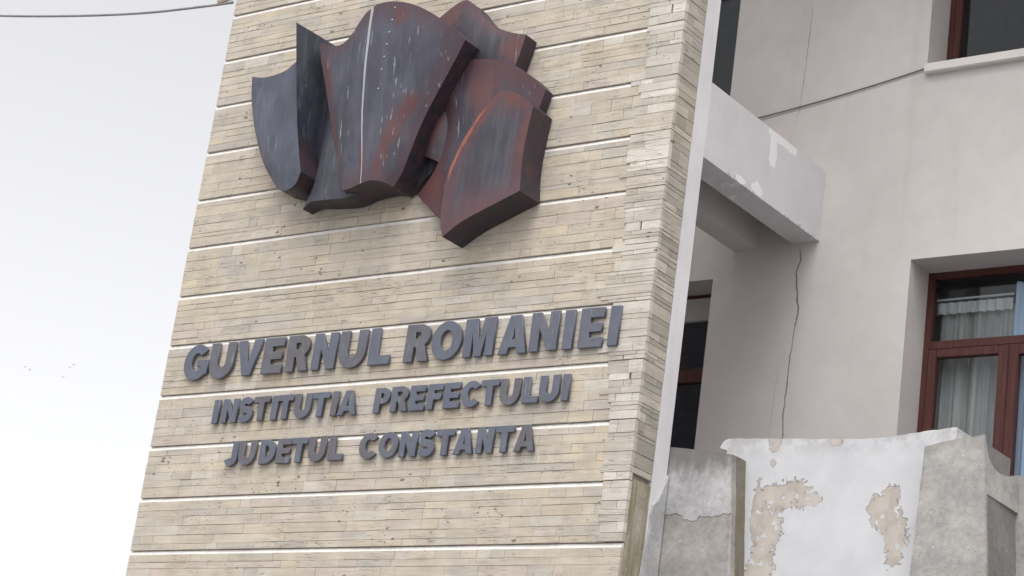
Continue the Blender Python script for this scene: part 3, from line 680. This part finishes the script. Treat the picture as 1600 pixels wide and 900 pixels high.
def shell(key, parent, n=28):
    d = SHELLS[key]; T, B, Lf, Rt = (spline(d[k], n) for k in ('top', 'bottom', 'left', 'right'))
    bm = bmesh.new(); uvl = bm.loops.layers.uv.new('sheet'); rl_ = bm.verts.layers.float.new('returns'); G = []
    for j in range(n+1):
        v = j/n; row = []
        for i in range(n+1):
            u = i/n
            p = (1-v)*T[i]+v*B[i]+(1-u)*Lf[j]+u*Rt[j] - ((1-u)*(1-v)*T[0]+u*(1-v)*T[n]+(1-u)*v*B[0]+u*v*B[n])
            p.y -= d['bulge']*16*u*(1-u)*v*(1-v)
            p.y = min(p.y, d['back']-.012)
            dent = mnoise.noise(p*3.0)*.006*min(1, 8*u*(1-u))*min(1, 8*v*(1-v)); p.y += dent
            row.append(bm.verts.new(p))
        G.append(row)
    def face(vs, uvs, smooth=True):
        f = bm.faces.new(vs); f.smooth = smooth
        for l, q in zip(f.loops, uvs): l[uvl].uv = q
    for j in range(n):
        for i in range(n):
            face((G[j][i],G[j+1][i],G[j+1][i+1],G[j][i+1]), ((i/n,j/n),(i/n,(j+1)/n),((i+1)/n,(j+1)/n),((i+1)/n,j/n)))
    ring = [(0,i) for i in range(n)]+[(j,n) for j in range(n)]+[(n,i) for i in range(n,0,-1)]+[(j,0) for j in range(n,0,-1)]
    f_ = [bm.verts.new(G[j][i].co) for j, i in ring]; b_ = []
    for q in f_:
        b_.append(bm.verts.new((q.co.x, d['back'], q.co.z)))
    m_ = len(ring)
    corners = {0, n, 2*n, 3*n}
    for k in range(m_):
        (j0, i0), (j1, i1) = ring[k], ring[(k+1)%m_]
        e_ = .12                       # return uvs stay inside the sheet; shade is put into their colour
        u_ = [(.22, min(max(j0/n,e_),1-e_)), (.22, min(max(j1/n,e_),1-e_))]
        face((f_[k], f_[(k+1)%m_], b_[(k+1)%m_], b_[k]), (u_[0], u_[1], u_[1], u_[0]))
    pos = [[q.co.copy() for q in row] for row in G]
    for e in bm.edges:                 # creases where the outline turns a corner
        pass
    for k in corners:
        ed = bm.edges.get((f_[k], b_[k]))
        if ed: ed.smooth = False
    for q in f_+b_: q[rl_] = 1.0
    me = bpy.data.meshes.new('metal_shell'); bmesh.ops.recalc_face_normals(bm, faces=bm.faces); bm.to_mesh(me); bm.free()
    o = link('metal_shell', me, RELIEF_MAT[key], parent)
    if key == 'p3':                    # a column of small rivets down the ridged sheet
        rv = None
        for v in (.06, .13, .20, .27, .34, .42, .50):
            a_ = pos[int(v*n)][int(.60*n)]
            if rv is None:
                bm = bmesh.new(); bmesh.ops.create_uvsphere(bm, u_segments=8, v_segments=5, radius=.0075, matrix=Matrix.Diagonal((1, .6, 1, 1)))
                rv = bpy.data.meshes.new('rivet'); bm.to_mesh(rv); bm.free(); rv.materials.append(M_rivet)
            q = bpy.data.objects.new('rivet', rv); col.objects.link(q); q.parent = o; q.location = a_ + Vector((0, -.002, 0))
    return o
rel = tag(empty('metal_relief', (-2.6, 0, 8.0)), 'dark patinated metal relief of overlapping shield shapes fixed high on the stone pylon', 'sculpture')
PART_LABEL = {'p1': 'slate blue left wing', 'p2': 'dark upright fin turned sideways', 'p2b': 'dusky lower shield behind the ridged one', 'p3': 'largest ridged shield with pale rain streaks',
              'p4': 'brown star-pointed shield at the upper right', 'p5': 'plum round-topped shield', 'p6': 'foremost shield with rusty red rim', 'p8': 'small dark sheet added for the shade in the gap', 'p7': 'small reddish sheet in the gap'}
for k in SHELLS:
    o = shell(k, rel); o['label'] = PART_LABEL[k]

# ------------------------------------------------------------------ lettering
def arc(cx, cy_, rx, ry, a0, a1, n=14):
    return [(cx+rx*math.cos(R(a0+(a1-a0)*i/n)), cy_+ry*math.sin(R(a0+(a1-a0)*i/n))) for i in range(n+1)]
def stroke(sp, t, tend=None):
    Lp, Rp = [], []
    for i, p in enumerate(sp):
        a_, b_ = sp[max(i-1,0)], sp[min(i+1,len(sp)-1)]; dx, dy = b_[0]-a_[0], b_[1]-a_[1]; l = math.hypot(dx, dy) or 1
        Lp.append((p[0]-dy/l*t/2, p[1]+dx/l*t/2)); Rp.append((p[0]+dy/l*t/2, p[1]-dx/l*t/2))
    return Lp+Rp[::-1]
def glyph(ch, w, h, t, s):
    """loops of a heavy upright grotesque capital: stem t, bar s"""
    if ch == 'I': return [[(0,0),(w,0),(w,h),(0,h)]]
    if ch == 'L': return [[(0,0),(w,0),(w,s),(t,s),(t,h),(0,h)]]
    if ch in 'EF':
        m0, m1 = h*.5-s*.45, h*.5+s*.45
        if ch == 'E': return [[(0,0),(w,0),(w,s),(t,s),(t,m0),(w*.93,m0),(w*.93,m1),(t,m1),(t,h-s),(w*.98,h-s),(w*.98,h),(0,h)]]
        return [[(0,0),(t,0),(t,m0),(w*.9,m0),(w*.9,m1),(t,m1),(t,h-s),(w,h-s),(w,h),(0,h)]]
    if ch == 'T': return [[(w/2-t/2,0),(w/2+t/2,0),(w/2+t/2,h-s),(w,h-s),(w,h),(0,h),(0,h-s),(w/2-t/2,h-s)]]
    if ch == 'N':
        k = t*.92; return [[(0,0),(k,0),(k,h*.58),(w-k,0),(w,0),(w,h),(w-k,h),(w-k,h*.42),(k,h),(0,h)]]
    if ch == 'M':
        k = t*.85; return [[(0,0),(k,0),(k,h*.66),(w/2-k*.42,0),(w/2+k*.42,0),(w-k,h*.66),(w-k,0),(w,0),(w,h),(w-k*1.45,h),(w/2,h*.36),(k*1.45,h),(0,h)]]
    if ch == 'V': return [[(w/2-t*.5,0),(w/2+t*.5,0),(w,h),(w-t*1.02,h),(w/2,h*.27),(t*1.02,h),(0,h)]]
    if ch == 'A':
        xa = w/2-t*.55; k = t*.95; d = lambda y: xa*y/h
        return [[(0,0),(k,0),(k+d(.17*h)*.95,.17*h),(w-k-d(.17*h)*.95,.17*h),(w-k,0),(w,0),(w/2+t*.55,h),(w/2-t*.55,h)],
                [(w/2-(w/2-k-d(.37*h))-.001,.37*h),(w/2+(w/2-k-d(.37*h))+.001,.37*h),(w/2,.74*h)]]
    if ch == 'U':
        r = (w-t)/2; ry = min(r*1.05, h*.45); return [stroke([(t/2,h),(t/2,ry+s*.5)]+arc(w/2, ry+s*.5, r, ry, 180, 360, 18)[1:-1]+[(w-t/2,ry+s*.5)]+[(w-t/2,h)], t)]
    if ch == 'J':
        r = (w-t)/2; ry = r*1.0; return [stroke([(w-t/2,h)]+arc(w/2, ry+s*.5, r, ry, 0, -165, 16), t)]
    if ch == 'O': return [arc(w/2,h/2,w/2,h*.515,0,350,30), arc(w/2,h/2,w/2-t*.96,h*.515-s,0,350,30)]
    if ch == 'D':
        rx = w*.62
        return [[(0,0)]+arc(w-rx,h/2,rx,h/2,-90,90,18)+[(0,h)], [(t,s)]+arc(w-rx,h/2,max(rx-t,.012),h/2-s,-90,90,16)+[(t,h-s)]]
    if ch in 'PR':
        yb = h*.40 if ch == 'R' else h*.36; ry = (h-yb)/2; rx = min(w*.45, ry*1.1); s2 = s*.86; cx = w-rx
        if ch == 'R': cx -= w*.03
        hole = [(t,yb+s2)]+arc(cx-t*.1, yb+ry, max(rx-t*.85,.008), ry-s2, -90, 90, 10)+[(t,h-s2)]
        if ch == 'P': return [[(0,0),(t,0),(t,yb)]+arc(cx,yb+ry,rx,ry,-90,90,14)+[(0,h)], hole]
        return [[(0,0),(t,0),(t,yb),(t+w*.08,yb),(w-t*1.12,0),(w,0),(w*.80,yb*1.02)]+arc(cx,yb+ry,rx,ry,-58,90,14)+[(0,h)], hole]
    if ch == 'C':
        return [arc(w*.52, h/2, w*.52, h*.515, 38, 322, 28)+arc(w*.52, h/2, w*.52-t*.98, h*.515-s*1.05, 316, 44, 22)]
    if ch == 'G':
        ou = arc(w/2, h/2, w/2, h*.515, 40, 312, 26); inn = arc(w/2, h/2, w/2-t*.98, h*.515-s*1.05, 300, 44, 22); rx = w*.97
        return [ou+[(rx,ou[-1][1]+.012),(rx,h*.55),(w*.54,h*.55),(w*.54,h*.37),(rx-t*.92,h*.37),(rx-t*.92,inn[0][1]+.012)]+inn]
    if ch == 'S':
        ry = (h*1.03-s)/4; cx = w/2; rx = (w-t)/2
        up_ = arc(cx, h/2+ry, rx, ry, 20, 270, 18); lo_ = arc(cx, h/2-ry, rx, ry, 90, -160, 18)
        return [stroke(up_+lo_[1:], (t*.55+s*.5))]
LINES = [
 ('GUVERNUL ROMANIEI', 5.955, .285, .083, .068, [('G',-4.325,-4.055),('U',-4.048,-3.79),('V',-3.764,-3.506),('E',-3.476,-3.270),('R',-3.231,-3.003),('N',-2.970,-2.741),('U',-2.709,-2.449),('L',-2.407,-2.207),
   ('R',-2.069,-1.840),('O',-1.823,-1.551),('M',-1.522,-1.255),('A',-1.208,-.960),('N',-.935,-.701),('I',-.655,-.573),('E',-.522,-.324),('I',-.278,-.197)]),
 ('INSTITUTIA PREFECTULUI', 5.582, .188, .055, .046, [('I',-3.908,-3.849),('N',-3.811,-3.654),('S',-3.640,-3.492),('T',-3.482,-3.322),('I',-3.299,-3.242),('T',-3.235,-3.082),('U',-3.066,-2.902),('T',-2.888,-2.722),('I',-2.696,-2.639),('A',-2.628,-2.447),
   ('P',-2.282,-2.140),('R',-2.122,-1.962),('E',-1.950,-1.810),('F',-1.785,-1.650),('E',-1.634,-1.492),('C',-1.477,-1.306),('T',-1.303,-1.149),('U',-1.137,-.967),('L',-.936,-.800),('U',-.794,-.629),('I',-.602,-.545)]),
 ('JUDETUL CONSTANTA', 5.237, .188, .055, .046, [('J',-3.700,-3.572),('U',-3.555,-3.385),('D',-3.339,-3.182),('E',-3.168,-3.030),('T',-3.022,-2.866),('U',-2.848,-2.681),('L',-2.648,-2.508),
   ('C',-2.352,-2.176),('O',-2.169,-1.992),('N',-1.970,-1.819),('S',-1.808,-1.655),('T',-1.643,-1.485),('A',-1.476,-1.308),('N',-1.280,-1.138),('T',-1.120,-.962),('A',-.950,-.777)]),
]
LAB = ['large dark metal letters reading GUVERNUL ROMANIEI on the stone pylon', 'smaller dark metal letters reading INSTITUTIA PREFECTULUI on the stone pylon', 'smaller dark metal letters reading JUDETUL CONSTANTA, lowest line on the stone pylon']
tmp = []
for (txt, z0, h, t, s, gl), lab in zip(LINES, LAB):
    root = tag(empty('wall_lettering', ((gl[0][1]+gl[-1][2])/2, 0, z0)), lab, 'lettering')
    for ch, xa, xb in gl:
        cu = bpy.data.curves.new('letter', 'CURVE'); cu.dimensions = '2D'; cu.fill_mode = 'BOTH'
        cu.extrude = .0095; cu.bevel_depth = .0022; cu.bevel_resolution = 1; cu.offset = -.0012
        for lp in glyph(ch, xb-xa, h, t, s):
            sp_ = cu.splines.new('POLY'); sp_.points.add(len(lp)-1); sp_.use_cyclic_u = True
            for q, (a_, b_) in zip(sp_.points, lp): q.co = (a_, b_, 0, 1)
        co = bpy.data.objects.new('letter_outline', cu); col.objects.link(co); tmp.append((co, cu, xa, z0, root))
bpy.context.view_layer.update(); dg = bpy.context.evaluated_depsgraph_get()
rl = random.Random(3)
for co, cu, xa, z0, root in tmp:
    me = bpy.data.meshes.new_from_object(co.evaluated_get(dg)); me.name = 'letter'; me.materials.clear()
    dy, tilt = -.023+rl.uniform(-.004, .003), R(rl.uniform(-.7, .7))
    me.transform(Matrix.Translation((xa-.022, dy, z0+.009)) @ Matrix.Rotation(tilt, 4, 'Y') @ Matrix.Rotation(R(90), 4, 'X'))
    link('letter', me, M_letter, root)
for co, cu, *_ in tmp:
    bpy.data.objects.remove(co); bpy.data.curves.remove(cu)

# ------------------------------------------------------------------ parapet and concrete posts at the lower right
def ragged(bm_, pts, y0, y1):
    f_ = [bm_.verts.new((x, y0, z)) for x, z in pts]; b_ = [bm_.verts.new((x, y1, z)) for x, z in pts]
    n_ = len(pts); bm_.faces.new(f_); bm_.faces.new(b_[::-1])
    for k in range(n_): bm_.faces.new((f_[k], f_[(k+1)%n_], b_[(k+1)%n_], b_[k]))
par = tag(empty('parapet_wall', (1.15, .8, 0)), 'low parapet wall with white paint peeling off beige plaster, below the windows', 'parapet')
rp = random.Random(9)
top = []
for i in range(41):
    t = i/40; x = .30+1.711*t
    z = 5.472-.05*min(1, t/.62) + (.05*max(0, (t-.68)/.32)) + rp.uniform(-.003, .003)
    top.append((x, z))
top[0] = (.305, 5.455)
bm = bmesh.new(); ragged(bm, [(.335, 0.0), (2.011, 0.0)] + top[::-1] + [(.29, 5.43), (.275, 5.405), (.335, 5.385)], .62, .86)
obj('wall_panel', bm, M_peel, par)
boxobj('side_return', 2.0115, 4.5, .94, 1.1, 0.0, 5.235, M_conc2, par, bev=.012)

p1 = tag(empty('concrete_post', (.25, .53, 0)), 'stained tapering concrete post beside the foot of the stone pylon', 'post')
def taper(name, bl, br, tr, tl, y0, y1, z_bl, z_tl, z_tr, mat, parent, cuts=10, jit=.004, back_dx=0.0):
    """battered slab: front outline (x at bottom/top), ragged a little along its edges"""
    bm = bmesh.new(); r_ = random.Random(hash(name) % 97 + 3 if False else len(name)); Lp, Rp = [], []
    for i in range(cuts+1):
        t = i/cuts; Lp.append((bl+(tl-bl)*t+r_.uniform(-jit, jit)*.5, z_bl+(z_tl-z_bl)*t)); Rp.append((br+(tr-br)*t+r_.uniform(-jit, jit)*.5, z_bl+(z_tr-z_bl)*t))
    tp = [(Lp[-1][0]+(Rp[-1][0]-Lp[-1][0])*k/8, Lp[-1][1]+(Rp[-1][1]-Lp[-1][1])*k/8+r_.uniform(-jit, jit)) for k in range(1, 8)]
    ragged(bm, Lp + tp + Rp[::-1], y0, y1)
    bmesh.ops.bevel(bm, geom=[e for e in bm.edges if abs(e.verts[0].co.y-y0) < 1e-5 and abs(e.verts[1].co.y-y0) < 1e-5], offset=.006, segments=2, affect='EDGES')
    return obj(name, bm, mat, parent)
zb = 4.0
ext = lambda a, b, z: a+(b-a)*(5.38-z)/(5.38-4.483)
taper('body', ext(-.033,-.072,zb), ext(.49,.572,zb), .49, -.033, .452, .4995, zb, 5.379, 5.303, M_conc, p1)
taper('mossy_back', ext(-.02,-.06,zb), ext(.492,.574,zb), .492, -.02, .50, .619, zb, 5.372, 5.305, M_mossd, p1)
boxobj('base', -.10, .62, .455, .617, 0.0, 3.999, M_conc, p1)
# smooth repair on the upper half, ending in a ragged lip
bm = bmesh.new(); lip = []
for i in range(25):
    t = i/24; x = -.045+.565*t
    lip.append((x, 4.895+.012*math.sin(t*7)+rp.uniform(-.008, .008)-(.03 if 8 < i < 14 else 0)))
ragged(bm, lip + [(.500, 5.10), (.490, 5.285), (.36, 5.31), (.24, 5.325), (.10, 5.345), (-.025, 5.362), (-.036, 5.18), (-.043, 5.0)], .4485, .4525)
obj('repair_patch', bm, M_patch, p1)
for xa, xb, za, zb_ in ((-.072,-.04,4.2,5.2),):
    bm = bmesh.new(); hexa(bm, [(-.086,.438,4.2),(-.070,.438,4.2),(-.026,.438,5.22),(-.034,.438,5.22),(-.086,.455,4.2),(-.070,.455,4.2),(-.026,.455,5.22),(-.034,.455,5.22)])
    obj('edge_fillet', bm, M_conc2, p1)
bm = bmesh.new(); hexa(bm, [(.560,.442,4.2),(.592,.442,4.2),(.535,.442,4.87),(.522,.442,4.87),(.560,.456,4.2),(.592,.456,4.2),(.535,.456,4.87),(.522,.456,4.87)])
obj('edge_fillet', bm, M_conc2, p1)
# render smeared between pylon and post
bm = bmesh.new(); ragged(bm, [(.0,4.1),(.20,4.1),(.20,5.17),(.17,5.10),(.11,4.97),(.06,4.93),(.045,4.86),(.05,4.78),(.02,4.6),(.01,4.4)], -.012, .012)
bmesh.ops.recalc_face_normals(bm, faces=bm.faces)
bmesh.ops.transform(bm, matrix=Matrix.Translation((.004, .235, 0)) @ Matrix.Rotation(R(90), 4, 'Z'), verts=bm.verts)
obj('smeared_render', bm, M_patch, p1)

p2 = tag(empty('concrete_post', (2.08, .7, 0)), 'pale cast stone post with a scooped right side, right of the peeling parapet', 'post')
ext2 = lambda a, b, z: a+(b-a)*(5.33-z)/(5.33-4.47)
taper('body', ext2(1.885,1.848,zb), ext2(2.281,2.355,zb)-.09, 2.19, 1.885, .4755, .93, zb, 5.302, 5.348, M_conc2, p2)
taper('front_slab', ext2(1.885,1.848,zb), ext2(2.281,2.355,zb), 2.281, 1.885, .448, .475, zb, 5.302, 5.363, M_conc2, p2)
boxobj('recess_face', 2.1905, 2.245, .4757, .932, 5.02, 5.338, M_shad, p2)  # added face; the scoop's shade is in its dark colour
bm = bmesh.new(); hexa(bm, [(1.822,.462,4.0),(1.838,.447,4.0),(1.897,.447,5.30),(1.878,.462,5.298),(1.822,.62,4.0),(1.838,.61,4.0),(1.897,.61,5.30),(1.878,.619,5.298)])
obj('edge_fillet', bm, M_conc2, p2)
# right cheek with the concave scoop, and the sunk panel below it
sc_pts = [(.4755,5.32),(.480,5.30),(.490,5.265),(.515,5.225),(.55,5.195),(.60,5.176),(.66,5.17),(.75,5.178),(.84,5.195),(.935,5.215)]
bm = bmesh.new(); A = [bm.verts.new((2.283, y, z)) for y, z in [(.4755,4.985),(.935,4.985)]+sc_pts[::-1]]
Bv = [bm.verts.new((2.2455, q.co.y, q.co.z)) for q in A]
bm.faces.new(A); bm.faces.new(Bv[::-1])
for k in range(len(A)): bm.faces.new((A[k], A[(k+1)%len(A)], Bv[(k+1)%len(A)], Bv[k]))
for v_ in bm.verts: v_.co.x += .035*(5.36-v_.co.z)/.4*(1 if v_.co.x > 2.26 else 0)
obj('scooped_cheek', bm, M_conc2, p2)
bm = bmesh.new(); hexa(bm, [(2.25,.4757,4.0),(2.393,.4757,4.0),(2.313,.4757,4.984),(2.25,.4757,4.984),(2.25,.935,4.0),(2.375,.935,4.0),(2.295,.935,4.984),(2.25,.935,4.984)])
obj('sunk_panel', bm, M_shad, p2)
boxobj('base', 1.80, 2.42, .46, .93, 0.0, 3.999, M_conc2, p2)

# ------------------------------------------------------------------ cable in the sky, on an insulator at the pylon's edge
cb = tag(empty('overhead_cable', (-4.6, .3, 9.4)), 'thin grey overhead cable sagging across the white sky left of the pylon', 'cable')
KN = [(-16.0,11.9),(-12.0,10.75),(-9.2,10.09),(-7.73,9.785),(-6.63,9.592),(-5.7,9.46),(-4.86,9.385),(-4.66,9.372)]
sp2 = spline([(x, .03, z) for x, z in KN], 60)
bm = bmesh.new(); tube(bm, sp2, .0115, 6); obj('wire', bm, M_cable, cb, smooth=True)
bm = bmesh.new(); tube(bm, [(-4.83,.03,9.405),(-4.79,.03,9.415),(-4.74,.03,9.43),(-4.69,.03,9.43),(-4.60,.03,9.43)], .03, 10); obj('insulator', bm, M_insul, cb, smooth=True)

# ------------------------------------------------------------------ birds far off in the sky
BIRDS = [((-315.5,250,106.6),'tiny distant bird in the white sky, higher of the far left pair',20), ((-314.0,250,105.9),'tiny distant bird in the white sky, lower of the far left pair',-25),
         ((-302.66,250,105.6),'tiny distant bird nearest the middle of the right trio in the sky',35), ((-301.65,250,106.1),'tiny distant bird highest of the right trio in the sky',-10), ((-303.9,250,103.8),'faint tiny bird lowest of the right trio in the sky',60)]
def bird_bm(rz, flap):
    bm = bmesh.new(); rings = []
    for t, r_ in ((-.2,.004),(-.15,.02),(-.08,.04),(0,.052),(.08,.045),(.13,.03),(.16,.032),(.19,.02),(.23,.003)):
        rings.append([bm.verts.new((r_*math.cos(k*math.pi/3), t, r_*math.sin(k*math.pi/3))) for k in range(6)])
    for A_, B_ in zip(rings, rings[1:]):
        for k in range(6): bm.faces.new((A_[k], A_[(k+1)%6], B_[(k+1)%6], B_[k]))
    bm.faces.new(rings[0]); bm.faces.new(rings[-1])
    for sgn in (1, -1):
        pr = [(.03,-.05,.01),(.03,.09,.01),(.20,.11,.04+flap),(.20,-.03,.04+flap),(.38,.02,-.01+flap),(.36,.0,-.01+flap)]
        tp_ = [bm.verts.new((sgn*x, y, z+.008)) for x, y, z in pr]; bt = [bm.verts.new((sgn*x, y, z-.004)) for x, y, z in pr]
        for a_, b_, c_, d_ in ((0,1,2,3),(3,2,4,5)): bm.faces.new([tp_[i] for i in (a_,b_,c_,d_)]); bm.faces.new([bt[i] for i in (d_,c_,b_,a_)])
        for a_, b_ in ((0,1),(1,2),(2,4),(4,5),(5,3),(3,0)): bm.faces.new((tp_[a_], tp_[b_], bt[b_], bt[a_]))
    bmesh.ops.rotate(bm, cent=(0,0,0), matrix=Matrix.Rotation(R(rz), 3, 'Z'), verts=bm.verts); return bm
for i, (p, lab, rz) in enumerate(BIRDS):
    o = obj('bird', bird_bm(rz, .05*(i % 3)), M_bird); o.location = p
    tag(o, lab, 'bird', 'birds far off in the sky')
